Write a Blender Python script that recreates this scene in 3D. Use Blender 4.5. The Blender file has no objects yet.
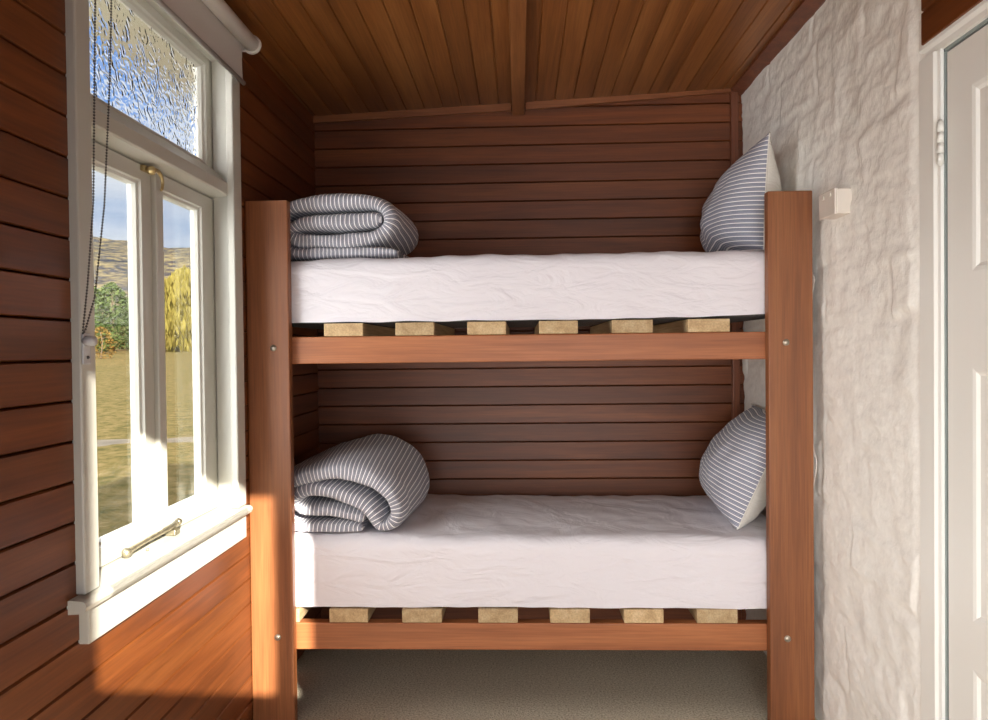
import bpy, bmesh, math, random
from mathutils import Vector, Matrix, noise
random.seed(7)
SC = bpy.context.scene
COL = SC.collection
R = math.radians

# ------------------------------------------------------------------ materials
def srgb(r, g, b):
    def f(c):
        c /= 255.0
        return c / 12.92 if c <= 0.04045 else ((c + 0.055) / 1.055) ** 2.4
    return (f(r), f(g), f(b), 1.0)

class NT:
    def __init__(s, name):
        s.m = bpy.data.materials.new(name); s.m.use_nodes = True
        s.t = s.m.node_tree; s.t.nodes.clear()
        s.out = s.t.nodes.new('ShaderNodeOutputMaterial')
    def n(s, kind, **kw):
        nd = s.t.nodes.new(kind)
        for k, v in kw.items():
            if k in nd.inputs.keys(): nd.inputs[k].default_value = v
            else: setattr(nd, k, v)
        return nd
    def l(s, a, b): s.t.links.new(a, b)
    def bsdf(s, **kw):
        b = s.n('ShaderNodeBsdfPrincipled')
        for k, v in kw.items(): b.inputs[k].default_value = v
        s.l(b.outputs[0], s.out.inputs[0]); return b
    def ramp(s, stops, interp='LINEAR'):
        r = s.n('ShaderNodeValToRGB'); cr = r.color_ramp; cr.interpolation = interp
        while len(cr.elements) < len(stops): cr.elements.new(0.5)
        for e, (p, c) in zip(cr.elements, stops): e.position = p; e.color = c
        return r
    def coords(s, scale, kind='Object'):
        tc = s.n('ShaderNodeTexCoord'); mp = s.n('ShaderNodeMapping')
        mp.inputs['Scale'].default_value = scale
        s.l(tc.outputs[kind], mp.inputs[0]); return mp
    def bump(s, b, height, strength=0.3, dist=0.01):
        bp = s.n('ShaderNodeBump'); bp.inputs['Strength'].default_value = strength
        bp.inputs['Distance'].default_value = dist
        s.l(height, bp.inputs['Height']); s.l(bp.outputs[0], b.inputs['Normal']); return bp

def wood(name, dark, mid, light, axis, rough=0.42, coat=0.25, grain=26, tone=True):
    t = NT(name)
    sc = [grain, grain, grain]; sc[axis] = grain * 0.055
    mp = t.coords(sc)
    at = t.n('ShaderNodeAttribute', attribute_name='tone')
    w = t.n('ShaderNodeMath', operation='MULTIPLY'); w.inputs[1].default_value = 37.0
    t.l(at.outputs['Fac'], w.inputs[0])
    n1 = t.n('ShaderNodeTexNoise', noise_dimensions='4D'); n1.inputs['Scale'].default_value = 0.55
    n1.inputs['Detail'].default_value = 5; n1.inputs['Distortion'].default_value = 0.9
    n1.inputs['Roughness'].default_value = 0.6
    t.l(mp.outputs[0], n1.inputs['Vector']); t.l(w.outputs[0], n1.inputs['W'])
    rp = t.ramp([(0.30, dark), (0.5, mid), (0.72, light)]); t.l(n1.outputs['Fac'], rp.inputs[0])
    sc2 = [170, 170, 170]; sc2[axis] = 5
    mp2 = t.coords(sc2)
    n2 = t.n('ShaderNodeTexNoise'); n2.inputs['Scale'].default_value = 1.0; n2.inputs['Detail'].default_value = 3
    t.l(mp2.outputs[0], n2.inputs['Vector'])
    rp2 = t.ramp([(0.3, (0.78, 0.76, 0.74, 1)), (0.65, (1.06, 1.06, 1.06, 1))]); t.l(n2.outputs['Fac'], rp2.inputs[0])
    mx = t.n('ShaderNodeMix', data_type='RGBA', blend_type='MULTIPLY'); mx.inputs[0].default_value = 1
    t.l(rp.outputs[0], mx.inputs[6]); t.l(rp2.outputs[0], mx.inputs[7])
    hv = t.n('ShaderNodeHueSaturation')
    ma = t.n('ShaderNodeMapRange'); ma.inputs[3].default_value = 0.82; ma.inputs[4].default_value = 1.16
    t.l(at.outputs['Fac'], ma.inputs[0])
    if tone: t.l(ma.outputs[0], hv.inputs['Value'])
    t.l(mx.outputs[2], hv.inputs['Color'])
    b = t.bsdf(Roughness=rough)
    b.inputs['Coat Weight'].default_value = coat; b.inputs['Coat Roughness'].default_value = 0.28
    t.l(hv.outputs[0], b.inputs['Base Color'])
    t.bump(b, n2.outputs['Fac'], 0.12, 0.002)
    return t.m

def plain(name, col, rough=0.5, metal=0.0, bump=0, bscale=40, var=0.0, coat=0.0, spec=0.5):
    t = NT(name); b = t.bsdf(Roughness=rough, Metallic=metal)
    b.inputs['Base Color'].default_value = col; b.inputs['Coat Weight'].default_value = coat
    b.inputs['Specular IOR Level'].default_value = spec
    mp = t.coords((1, 1, 1)); n = t.n('ShaderNodeTexNoise'); n.inputs['Scale'].default_value = bscale
    n.inputs['Detail'].default_value = 5; t.l(mp.outputs[0], n.inputs['Vector'])
    if var:
        lo = tuple(c * (1 - var) for c in col[:3]) + (1,); hi = tuple(min(1, c * (1 + var)) for c in col[:3]) + (1,)
        rp = t.ramp([(0.35, lo), (0.65, hi)]); t.l(n.outputs['Fac'], rp.inputs[0]); t.l(rp.outputs[0], b.inputs['Base Color'])
    if bump: t.bump(b, n.outputs['Fac'], bump, 0.004)
    return t.m

def stripes(name, base, dark, white, period, axis='X'):
    t = NT(name)
    uv = t.n('ShaderNodeUVMap', uv_map='UVMap'); sp = t.n('ShaderNodeSeparateXYZ'); t.l(uv.outputs[0], sp.inputs[0])
    m = t.n('ShaderNodeMath', operation='DIVIDE'); m.inputs[1].default_value = period; t.l(sp.outputs[axis], m.inputs[0])
    fr = t.n('ShaderNodeMath', operation='FRACT'); t.l(m.outputs[0], fr.inputs[0])
    mid = tuple(a * 0.6 + b * 0.4 for a, b in zip(base, white))
    rp = t.ramp([(0.0, white), (0.24, dark), (0.32, base), (0.43, mid), (0.48, base), (0.60, dark), (0.70, mid), (0.75, base), (0.88, dark)], 'CONSTANT')
    t.l(fr.outputs[0], rp.inputs[0])
    mp = t.coords((1, 1, 1)); n = t.n('ShaderNodeTexNoise'); n.inputs['Scale'].default_value = 9; n.inputs['Detail'].default_value = 6
    t.l(mp.outputs[0], n.inputs['Vector'])
    b = t.bsdf(Roughness=0.9); b.inputs['Specular IOR Level'].default_value = 0.15
    b.inputs['Sheen Weight'].default_value = 0.15
    t.l(rp.outputs[0], b.inputs['Base Color']); t.bump(b, n.outputs['Fac'], 0.5, 0.012)
    return t.m

def sheet_mat(name, col):
    t = NT(name); b = t.bsdf(Roughness=0.85); b.inputs['Base Color'].default_value = col
    b.inputs['Specular IOR Level'].default_value = 0.2
    tc = t.n('ShaderNodeTexCoord'); mp = t.n('ShaderNodeMapping'); mp.inputs['Scale'].default_value = (3.2, 3.0, 9.0)
    mp.inputs['Rotation'].default_value = (0, R(28), R(12)); t.l(tc.outputs['Object'], mp.inputs[0])
    n = t.n('ShaderNodeTexNoise'); n.inputs['Scale'].default_value = 1.8; n.inputs['Detail'].default_value = 4; n.inputs['Distortion'].default_value = 1.2
    t.l(mp.outputs[0], n.inputs['Vector']); t.bump(b, n.outputs['Fac'], 0.55, 0.022)
    return t.m

W = (0.94, 0.94, 0.94, 1)
M = {}
M['wall_y'] = wood('varnished_boards_left', srgb(82, 41, 17), srgb(110, 58, 24), srgb(131, 75, 34), 1, coat=0.12)
M['wall_x'] = wood('varnished_boards_back', srgb(86, 44, 20), srgb(116, 61, 28), srgb(138, 78, 38), 0, coat=0.08, rough=0.5)
M['ceil'] = wood('varnished_boards_ceiling', srgb(112, 68, 32), srgb(144, 90, 45), srgb(164, 110, 60), 1, coat=0.1)
M['trim_x'] = wood('varnished_trim', srgb(128, 74, 40), srgb(152, 92, 52), srgb(176, 112, 66), 0, tone=False)
M['trim_y'] = wood('varnished_batten', srgb(128, 78, 40), srgb(152, 98, 54), srgb(176, 118, 70), 1, tone=False)
M['trim_z'] = wood('varnished_corner', srgb(96, 52, 30), srgb(120, 66, 40), srgb(140, 84, 52), 2, tone=False)
M['post'] = wood('stained_post', srgb(116, 66, 36), srgb(146, 88, 49), srgb(168, 108, 64), 2, coat=0.1, rough=0.5, grain=18)
M['rail'] = wood('stained_rail', srgb(136, 78, 42), srgb(166, 100, 58), srgb(190, 122, 76), 0, coat=0.1, rough=0.5, grain=18)
M['slat'] = wood('raw_pine', srgb(174, 144, 104), srgb(198, 169, 127), srgb(212, 188, 149), 1, coat=0, rough=0.7, grain=40)
M['white'] = plain('white_gloss_paint', srgb(196, 194, 184), 0.35, bump=0.08, bscale=25)
M['door'] = plain('white_door_paint', srgb(243, 243, 238), 0.4, bump=0.04, bscale=30)
M['stone'] = plain('whitewashed_stone', srgb(247, 245, 239), 0.75, bump=0.6, bscale=55, var=0.03)
M['sheet'] = sheet_mat('white_cotton_sheet', srgb(228, 224, 230))
M['ticking'] = plain('dark_mattress_ticking', srgb(70, 68, 66), 0.9, bump=0.6, bscale=220, var=0.5)
M['duvet'] = stripes('striped_duvet_cover', srgb(146, 146, 158), srgb(108, 108, 122), srgb(246, 245, 246), 0.0145)
M['pillow'] = stripes('striped_pillowcase', srgb(150, 153, 170), srgb(112, 115, 134), srgb(246, 245, 246), 0.0165, 'Y')
M['pillow_back'] = sheet_mat('white_pillow_back', srgb(226, 222, 214))
M['blind'] = plain('blind_fabric', srgb(206, 200, 194), 0.9)
M['blind_tube'] = plain('white_blind_tube', srgb(238, 234, 228), 0.4)
M['grey_bar'] = plain('grey_bottom_bar', srgb(150, 146, 142), 0.5)
M['bead'] = plain('metal_bead', srgb(96, 94, 92), 0.4, 0.5)
M['clear'] = plain('frosted_plastic', srgb(200, 202, 204), 0.2)
M['brass'] = plain('aged_brass', srgb(196, 176, 128), 0.32, 0.9, var=0.2)
M['nickel'] = plain('weathered_nickel', srgb(168, 160, 136), 0.38, 0.85, var=0.25)
M['bolt'] = plain('zinc_bolt', srgb(190, 180, 165), 0.4, 0.8)
M['plastic'] = plain('white_plastic', srgb(226, 218, 208), 0.4)
M['slot'] = plain('dark_slot', srgb(120, 114, 108), 0.6)
M['hinge'] = plain('painted_hinge', srgb(226, 226, 220), 0.35)
M['seal'] = plain('door_gap_seal', srgb(150, 160, 158), 0.6)
M['gap'] = plain('dark_gap', srgb(40, 30, 24), 0.8)
M['eave'] = plain('cream_soffit', srgb(168, 166, 144), 0.7)
M['ext'] = plain('exterior_paint', srgb(200, 200, 196), 0.7)
M['lamp'] = None

def carpet():
    t = NT('loop_carpet'); b = t.bsdf(Roughness=0.95); b.inputs['Specular IOR Level'].default_value = 0.1
    mp = t.coords((1, 1, 1)); v = t.n('ShaderNodeTexVoronoi'); v.inputs['Scale'].default_value = 190
    t.l(mp.outputs[0], v.inputs['Vector'])
    n = t.n('ShaderNodeTexNoise'); n.inputs['Scale'].default_value = 140; n.inputs['Detail'].default_value = 3; t.l(mp.outputs[0], n.inputs['Vector'])
    rp = t.ramp([(0.3, srgb(168, 156, 136)), (0.5, srgb(206, 194, 172)), (0.7, srgb(228, 218, 200))]); t.l(n.outputs['Fac'], rp.inputs[0])
    t.l(rp.outputs[0], b.inputs['Base Color']); t.bump(b, v.outputs['Distance'], 0.8, 0.006); return t.m
M['carpet'] = carpet()

def glass_pane():
    t = NT('clear_window_glass')
    tr = t.n('ShaderNodeBsdfTransparent'); tr.inputs[0].default_value = (0.96, 0.97, 0.97, 1)
    gl = t.n('ShaderNodeBsdfGlossy'); gl.inputs['Roughness'].default_value = 0.02
    fr = t.n('ShaderNodeLayerWeight'); fr.inputs[0].default_value = 0.5
    pw = t.n('ShaderNodeMath', operation='POWER'); pw.inputs[1].default_value = 4.0; t.l(fr.outputs['Facing'], pw.inputs[0])
    ma = t.n('ShaderNodeMath', operation='MULTIPLY_ADD'); ma.inputs[1].default_value = 0.5; ma.inputs[2].default_value = 0.025; t.l(pw.outputs[0], ma.inputs[0])
    mx = t.n('ShaderNodeMixShader'); t.l(ma.outputs[0], mx.inputs[0]); t.l(tr.outputs[0], mx.inputs[1]); t.l(gl.outputs[0], mx.inputs[2])
    t.l(mx.outputs[0], t.out.inputs[0]); return t.m
M['glass'] = glass_pane()

def obscure_glass():
    t = NT('flemish_obscure_glass')
    g = t.n('ShaderNodeBsdfRefraction'); g.inputs['IOR'].default_value = 1.38; g.inputs['Roughness'].default_value = 0.0
    mp = t.coords((1, 1, 1))
    n = t.n('ShaderNodeTexNoise'); n.inputs['Scale'].default_value = 33; n.inputs['Detail'].default_value = 0.3; n.inputs['Distortion'].default_value = 1.8
    t.l(mp.outputs[0], n.inputs['Vector'])
    bp = t.n('ShaderNodeBump'); bp.inputs['Strength'].default_value = 0.40; bp.inputs['Distance'].default_value = 0.007
    t.l(n.outputs['Fac'], bp.inputs['Height']); t.l(bp.outputs[0], g.inputs['Normal'])
    gl = t.n('ShaderNodeBsdfGlossy'); gl.inputs['Roughness'].default_value = 0.05; t.l(bp.outputs[0], gl.inputs['Normal'])
    mx = t.n('ShaderNodeMixShader'); mx.inputs[0].default_value = 0.06
    t.l(g.outputs[0], mx.inputs[1]); t.l(gl.outputs[0], mx.inputs[2]); t.l(mx.outputs[0], t.out.inputs[0]); return t.m
M['obscure'] = obscure_glass()

def emit(name, col, s):
    t = NT(name); e = t.n('ShaderNodeEmission'); e.inputs[0].default_value = col; e.inputs[1].default_value = s
    t.l(e.outputs[0], t.out.inputs[0]); return t.m

def grass_mat():
    t = NT('dry_pasture'); b = t.bsdf(Roughness=0.95); b.inputs['Specular IOR Level'].default_value = 0.05
    mp = t.coords((1, 1, 1)); n = t.n('ShaderNodeTexNoise'); n.inputs['Scale'].default_value = 4.5; n.inputs['Detail'].default_value = 9; n.inputs['Roughness'].default_value = 0.72
    t.l(mp.outputs[0], n.inputs['Vector'])
    rp = t.ramp([(0.36, srgb(62, 60, 30)), (0.47, srgb(86, 76, 42)), (0.55, srgb(100, 86, 52)), (0.68, srgb(114, 98, 66))])
    t.l(n.outputs['Fac'], rp.inputs[0]); t.l(rp.outputs[0], b.inputs['Base Color']); return t.m
M['grass'] = grass_mat()
M['track'] = plain('pale_dirt', srgb(88, 78, 62), 0.95, bscale=3, var=0.2)
M['soil'] = plain('brown_soil', srgb(120, 84, 66), 0.95, bscale=6, var=0.3)
def hill_mat():
    t = NT('tussock_hillside'); b = t.bsdf(Roughness=0.95); b.inputs['Specular IOR Level'].default_value = 0.0
    mp = t.coords((0.06, 0.06, 0.09)); n = t.n('ShaderNodeTexNoise'); n.inputs['Scale'].default_value = 3.4; n.inputs['Detail'].default_value = 10; n.inputs['Roughness'].default_value = 0.68
    t.l(mp.outputs[0], n.inputs['Vector'])
    rp = t.ramp([(0.42, srgb(44, 46, 52)), (0.50, srgb(72, 66, 56)), (0.56, srgb(100, 90, 66)), (0.72, srgb(112, 102, 80))])
    t.l(n.outputs['Fac'], rp.inputs[0]); t.l(rp.outputs[0], b.inputs['Base Color']); return t.m
M['hill'] = hill_mat()
def leaf_mat(name, a, c, d):
    t = NT(name); b = t.bsdf(Roughness=0.8); b.inputs['Specular IOR Level'].default_value = 0.1
    at = t.n('ShaderNodeAttribute', attribute_name='tone'); rp = t.ramp([(0.0, a), (0.5, c), (1.0, d)])
    t.l(at.outputs['Fac'], rp.inputs[0]); t.l(rp.outputs[0], b.inputs['Base Color']); return t.m
M['leaf_green'] = leaf_mat('conifer_leaves', srgb(36, 50, 26), srgb(60, 74, 38), srgb(84, 94, 50))
M['leaf_yellow'] = leaf_mat('willow_leaves', srgb(66, 58, 26), srgb(96, 86, 38), srgb(116, 106, 52))
M['leaf_orange'] = leaf_mat('autumn_leaves', srgb(92, 66, 26), srgb(112, 84, 36), srgb(120, 96, 48))
M['bark'] = plain('bark', srgb(96, 80, 62), 0.9, bump=0.4)

# ------------------------------------------------------------------ mesh helpers
class MB:
    def __init__(s): s.v = []; s.f = []; s.mi = []; s.tone = []; s.uv = []; s.sm = []
    def add(s, verts, faces, mi=0, tone=0.5, uvs=None, smooth=False):
        b = len(s.v); s.v += [Vector(p) for p in verts]
        for i, f in enumerate(faces):
            s.f.append([b + k for k in f]); s.mi.append(mi); s.sm.append(smooth)
            s.tone.append(tone[i] if isinstance(tone, (list, tuple)) else tone)
            s.uv.append([uvs[k] for k in f] if uvs else None)
        return s
    def bm(s, bm, **kw):
        bm.verts.ensure_lookup_table()
        for i, v in enumerate(bm.verts): v.index = i
        s.add([v.co.copy() for v in bm.verts], [[v.index for v in f.verts] for f in bm.faces], **kw); bm.free(); return s
    def box(s, x0, x1, y0, y1, z0, z1, bevel=0.0, seg=2, **kw):
        bm = bmesh.new(); bmesh.ops.create_cube(bm, size=1)
        for v in bm.verts:
            v.co = Vector(((x0 + x1) / 2 + v.co.x * (x1 - x0), (y0 + y1) / 2 + v.co.y * (y1 - y0), (z0 + z1) / 2 + v.co.z * (z1 - z0)))
        if bevel: bmesh.ops.bevel(bm, geom=list(bm.edges), offset=bevel, segments=seg, profile=0.5, affect='EDGES')
        return s.bm(bm, **kw)
    def tube(s, pts, rad, n=12, cap=True, **kw):
        pts = [Vector(p) for p in pts]; rads = rad if isinstance(rad, (list, tuple)) else [rad] * len(pts)
        vs = []; fs = []; up = None
        for i, p in enumerate(pts):
            d = (pts[min(i + 1, len(pts) - 1)] - pts[max(i - 1, 0)]).normalized()
            if up is None: up = d.orthogonal().normalized()
            up = (up - d * up.dot(d)).normalized(); sd = d.cross(up)
            for k in range(n):
                a = 2 * math.pi * k / n; vs.append(p + (up * math.cos(a) + sd * math.sin(a)) * rads[i])
        for i in range(len(pts) - 1):
            for k in range(n):
                fs.append([i * n + k, i * n + (k + 1) % n, (i + 1) * n + (k + 1) % n, (i + 1) * n + k])
        if cap: fs.append(list(range(n))[::-1]); fs.append([(len(pts) - 1) * n + k for k in range(n)])
        kw.setdefault('smooth', True)
        return s.add(vs, fs, **kw)
    def ball(s, c, r, sub=2, scale=(1, 1, 1), **kw):
        bm = bmesh.new(); bmesh.ops.create_icosphere(bm, subdivisions=sub, radius=r)
        for v in bm.verts: v.co = Vector(c) + Vector((v.co.x * scale[0], v.co.y * scale[1], v.co.z * scale[2]))
        kw.setdefault('smooth', True)
        return s.bm(bm, **kw)
    def prism(s, poly, axis, a, b, **kw):       # poly in the other two axes, extruded along axis
        def P(u, v, w): return {0: (w, u, v), 1: (u, w, v), 2: (u, v, w)}[axis]
        n = len(poly); vs = [P(u, v, a) for u, v in poly] + [P(u, v, b) for u, v in poly]
        fs = [list(range(n)), [n + k for k in range(n)][::-1]] + [[k, n + k, n + (k + 1) % n, (k + 1) % n] for k in range(n)]
        return s.add(vs, fs, **kw)
    def build(s, name, mats, parent=None, recalc=True, base=None):
        if not isinstance(mats, (list, tuple)): mats = [mats]
        if parent is not None: off = parent.matrix_world_loc
        elif base is not None: off = Vector(base)
        else:
            xs = [p.x for p in s.v]; ys = [p.y for p in s.v]; zs = [p.z for p in s.v]
            off = Vector(((min(xs) + max(xs)) / 2, (min(ys) + max(ys)) / 2, min(zs)))
        me = bpy.data.meshes.new(name); me.from_pydata([p - off for p in s.v], [], s.f)
        for m in mats: me.materials.append(m)
        at = me.attributes.new('tone', 'FLOAT', 'FACE')
        for i, p in enumerate(me.polygons):
            p.material_index = s.mi[i]; p.use_smooth = s.sm[i]; at.data[i].value = s.tone[i]
        if any(u is not None for u in s.uv):
            uvl = me.uv_layers.new(name='UVMap')
            for i, p in enumerate(me.polygons):
                if s.uv[i] is not None:
                    for k, li in enumerate(p.loop_indices): uvl.data[li].uv = s.uv[i][k]
        if recalc:
            b = bmesh.new(); b.from_mesh(me); bmesh.ops.recalc_face_normals(b, faces=list(b.faces)); b.to_mesh(me); b.free()
        o = bpy.data.objects.new(name, me); COL.objects.link(o)
        if parent is not None: o.parent = parent
        else: o.location = off
        OFFS[o.name] = off
        return o
OFFS = {}
def _mwl(self): return OFFS[self.name]
bpy.types.Object.matrix_world_loc = property(_mwl)

def thing(name, loc, label=None, cat=None, group=None, kind=None):
    o = bpy.data.objects.new(name, None); o.empty_display_size = 0.1; COL.objects.link(o)
    o.location = loc; OFFS[o.name] = Vector(loc)
    return tag(o, label, cat, group, kind)
def tag(o, label=None, cat=None, group=None, kind=None):
    if label: o['label'] = label
    if cat: o['category'] = cat
    if group: o['group'] = group
    if kind: o['kind'] = kind
    return o
def struct(o): return tag(o, kind='structure')

# ------------------------------------------------------------------ dimensions
XL, XR, YB, YF = -0.945, 1.02, 3.40, -0.50      # left wall, right wall, wall behind the bunk, wall behind the camera
def ceil_z(x): return 2.428 + 0.0435 * x
PITCH = 0.0855

# ------------------------------------------------------------------ board-lined walls
def boards_left(mb, y0, y1, z0, z1, phase=0.004, g=0.006, c=0.004):
    k = math.floor((z0 - phase) / PITCH)
    while phase + k * PITCH < z1:
        a, b = max(z0, phase + k * PITCH), min(z1, phase + (k + 1) * PITCH)
        if b - a > 2 * c:
            tn = random.Random(k * 31 + 5).random()
            prof = [(XL - g, a), (XL - g, a + 0.0012), (XL, a + c), (XL, b - c), (XL - g, b - 0.0012), (XL - g, b)]
            vs = [(x, y0, z) for x, z in prof] + [(x, y1, z) for x, z in prof]
            mb.add(vs, [[i, i + 1, 7 + i, 6 + i] for i in range(5)], tone=tn)
        k += 1
wl = MB()
TOPZ = 2.62
WY0, WY1, WZ0, WZ1 = 1.585, 2.40, 0.775, 2.27   # window opening
boards_left(wl, YF, WY0, 0, TOPZ)
boards_left(wl, WY1, 3.55, 0, TOPZ)
boards_left(wl, WY0, WY1, 0, WZ0)
boards_left(wl, WY0, WY1, WZ1, TOPZ)
for (a, b, c, d) in ((YF - 0.04, WY0, 0, TOPZ), (WY1, 3.6, 0, TOPZ), (WY0, WY1, 0, WZ0), (WY0, WY1, WZ1, TOPZ)):
    wl.box(XL - 0.115, XL - 0.006, a, b, c, d)
struct(wl.build('wall_left', M['wall_y'], base=(0, 0, 0), recalc=False))

wb = MB()
k = 0
while k * PITCH < TOPZ:
    a, b = k * PITCH + 0.0175 - PITCH, k * PITCH + 0.0175
    a = max(a, 0); g = 0.006; c = 0.004
    if b - a > 2 * c:
        prof = [(YB + g, a), (YB + g, a + 0.0012), (YB, a + c), (YB, b - c), (YB + g, b - 0.0012), (YB + g, b)]
        vs = [(XL - 0.01, y, z) for y, z in prof] + [(XR + 0.02, y, z) for y, z in prof]
        wb.add(vs, [[i, i + 1, 7 + i, 6 + i] for i in range(5)], tone=random.Random(k * 17 + 3).random())
    k += 1
wb.box(XL - 0.115, XR + 0.15, YB + 0.006, YB + 0.12, 0, TOPZ)
struct(wb.build('wall_back', M['wall_x'], base=(0, 0, 0), recalc=False))

cl = MB()
CP = 0.0846; k = -12
while True:
    a, b = 0.337 + (k - 4) * CP, 0.337 + (k - 3) * CP
    if a > XR + 0.06: break
    a2, b2 = max(a, XL - 0.02), min(b, XR + 0.08)
    if b2 - a2 > 0.01:
        g = 0.006; c = 0.004
        prof = [(a2, g), (a2 + 0.0012, g), (a2 + c, 0), (b2 - c, 0), (b2 - 0.0012, g), (b2, g)]
        vs = [(x, YF, ceil_z(x) + d) for x, d in prof] + [(x, YB + 0.02, ceil_z(x) + d) for x, d in prof]
        cl.add(vs, [[i, i + 1, 7 + i, 6 + i] for i in range(5)], tone=random.Random(k * 13 + 90).random())
    k += 1
cl.prism([(XL - 0.02, ceil_z(XL) + 0.006), (XR + 0.08, ceil_z(XR) + 0.012), (XR + 0.08, ceil_z(XR) + 0.06), (XL - 0.02, ceil_z(XL) + 0.06)], 1, YF, YB + 0.02)
struct(cl.build('ceiling', M['ceil'], base=(0, 0, 0), recalc=False))

fl = MB(); fl.box(XL - 0.1, XR + 0.12, YF - 0.05, YB + 0.1, -0.06, 0.0)
struct(fl.build('floor', M['carpet'], base=(0, 0, 0)))

# ceiling battens and mouldings
t = MB()
t.prism([(XL, ceil_z(XL) - 0.029), (-0.03, ceil_z(-0.03) - 0.032), (-0.03, ceil_z(-0.03) + 0.004), (XL, ceil_z(XL) + 0.004)], 1, YB - 0.022, YB + 0.004)
struct(t.build('trim_1', M['trim_x'], base=(0, 0, 0)))
t = MB()
t.prism([(0.037, ceil_z(0.037) - 0.033), (0.985, ceil_z(0.985) - 0.014), (0.985, ceil_z(0.985) + 0.004), (0.037, ceil_z(0.037) + 0.004)], 1, YB - 0.022, YB + 0.004)
struct(t.build('trim_2', M['trim_x'], base=(0, 0, 0)))
t = MB(); t.box(-0.025, 0.031, YF + 0.02, YB - 0.012, 2.372, 2.436, bevel=0.004)
struct(t.build('trim_3', M['trim_y'], base=(0, 0, 0)))
t = MB(); t.prism([(0.965, ceil_z(0.965) - 0.012), (1.02, ceil_z(1.02) - 0.028), (1.05, ceil_z(1.03) - 0.02), (1.05, ceil_z(1.03) + 0.006), (0.965, ceil_z(0.965) + 0.004)], 1, 1.9, YB)
struct(t.build('trim_4', M['trim_z'], base=(0, 0, 0)))
t = MB(); t.box(0.965, 1.0, YB - 0.02, YB + 0.004, 0, ceil_z(0.97) - 0.01, bevel=0.004)
struct(t.build('trim_5', M['trim_z'], base=(0, 0, 0)))

# ------------------------------------------------------------------ whitewashed stone wall
def stone_h(y, z):
    p = Vector((y, z, 0.0)); RH = 0.195
    wy = y + 0.06 * noise.noise(p * 2.7); wz = z + 0.030 * noise.noise(p * 3.3 + Vector((7, 1, 0))) + 0.012 * noise.noise(p * 11)
    row = math.floor(wz / RH); fz = wz / RH - row
    L = 0.38 + 0.12 * noise.noise(Vector((row * 2.7, 4.2, 0)))
    fy = wy / L + row * 0.43; col = math.floor(fy); fy -= col
    d = min(min(fz, 1 - fz) * RH, min(fy, 1 - fy) * L * 1.6)
    rnd = noise.noise(Vector((row * 5.3 + 0.4, col * 3.7 + 0.2, 1.1)))
    edge = min(1.0, d / 0.03); edge = edge * edge * (3 - 2 * edge)
    q = Vector((y * 0.55, z, 2.0))
    h = 0.005 * noise.fractal(q * 3.0, 1.0, 2.0, 3) + edge * (0.004 + 0.007 * rnd)
    h += 0.0045 * (0.5 - abs(noise.noise(Vector((y * 7 + z * 2.5, z * 8 - y * 2.5, 3)))) * 1.6) * (0.5 + noise.noise(p * 2.1 + Vector((3, 0, 0))))
    h += 0.0042 * noise.fractal(q * 17, 0.8, 2.0, 3)
    ridge = math.exp(-((d - 0.004) / 0.007) ** 2) * max(0, noise.noise(p * 6 + Vector((0, 9, 0))) + 0.25)
    k_ = min(1.0, max(0.0, (y - 1.905) / 0.05))
    return (h * 1.15 + 0.006 * ridge) * k_ - 0.004 * (1 - k_)
sw = MB(); ny, nz = 200, 300
vs = []; fs = []
for j in range(nz + 1):
    for i in range(ny + 1):
        y = 1.90 + (YB + 0.06 - 1.90) * i / ny; z = 2.60 * j / nz
        vs.append((XR + 0.004 - stone_h(y, z), y, z))
for j in range(nz):
    for i in range(ny):
        q = j * (ny + 1) + i; fs.append([q, q + ny + 1, q + ny + 2, q + 1])
sw.add(vs, fs, smooth=True)
sw.box(XR + 0.05, XR + 0.2, 1.90, YB + 0.1, 0, 2.6)
sw.box(XR + 0.012, XR + 0.06, 1.895, 1.905, 0, 2.6)
struct(sw.build('wall_right', M['stone'], base=(0, 0, 0), recalc=False))

XD = XR + 0.024
# timber-lined part of the right wall round the door
DY0, DY1, DZ = 0.98, 1.842, 2.02
wr = MB()
k = 0
while k * PITCH < TOPZ:
    a, b = k * PITCH, (k + 1) * PITCH
    for (ya, yb) in ((YF, DY0), (DY1, 1.9), (DY0, DY1)):
        dx_ = 0.026 if k * PITCH > 2.02 else 0.0
        a1 = max(a, DZ) if ya == DY0 else a
        if b - a1 < 0.01: continue
        prof = [(XD + 0.006, a1), (XD + 0.006, a1 + 0.001), (XD, a1 + 0.004), (XD, b - 0.004), (XD + 0.006, b - 0.001), (XD + 0.006, b)]
        v = [(x - dx_, ya, z) for x, z in prof] + [(x - dx_, yb, z) for x, z in prof]
        wr.add(v, [[i, i + 1, 7 + i, 6 + i] for i in range(5)], tone=random.Random(k * 7 + 1).random())
    k += 1
for (a, b, c) in ((YF - 0.04, DY0, 0), (DY1, 1.9, 0), (DY0, DY1, DZ)):
    wr.box(XD + 0.006, XD + 0.12, a, b, c, TOPZ)
wr.box(XD + 0.1, XD + 0.16, DY0 - 0.1, DY1 + 0.1, 0, DZ + 0.1)
struct(wr.build('wall_doorside', M['wall_y'], base=(0, 0, 0), recalc=False))

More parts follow.
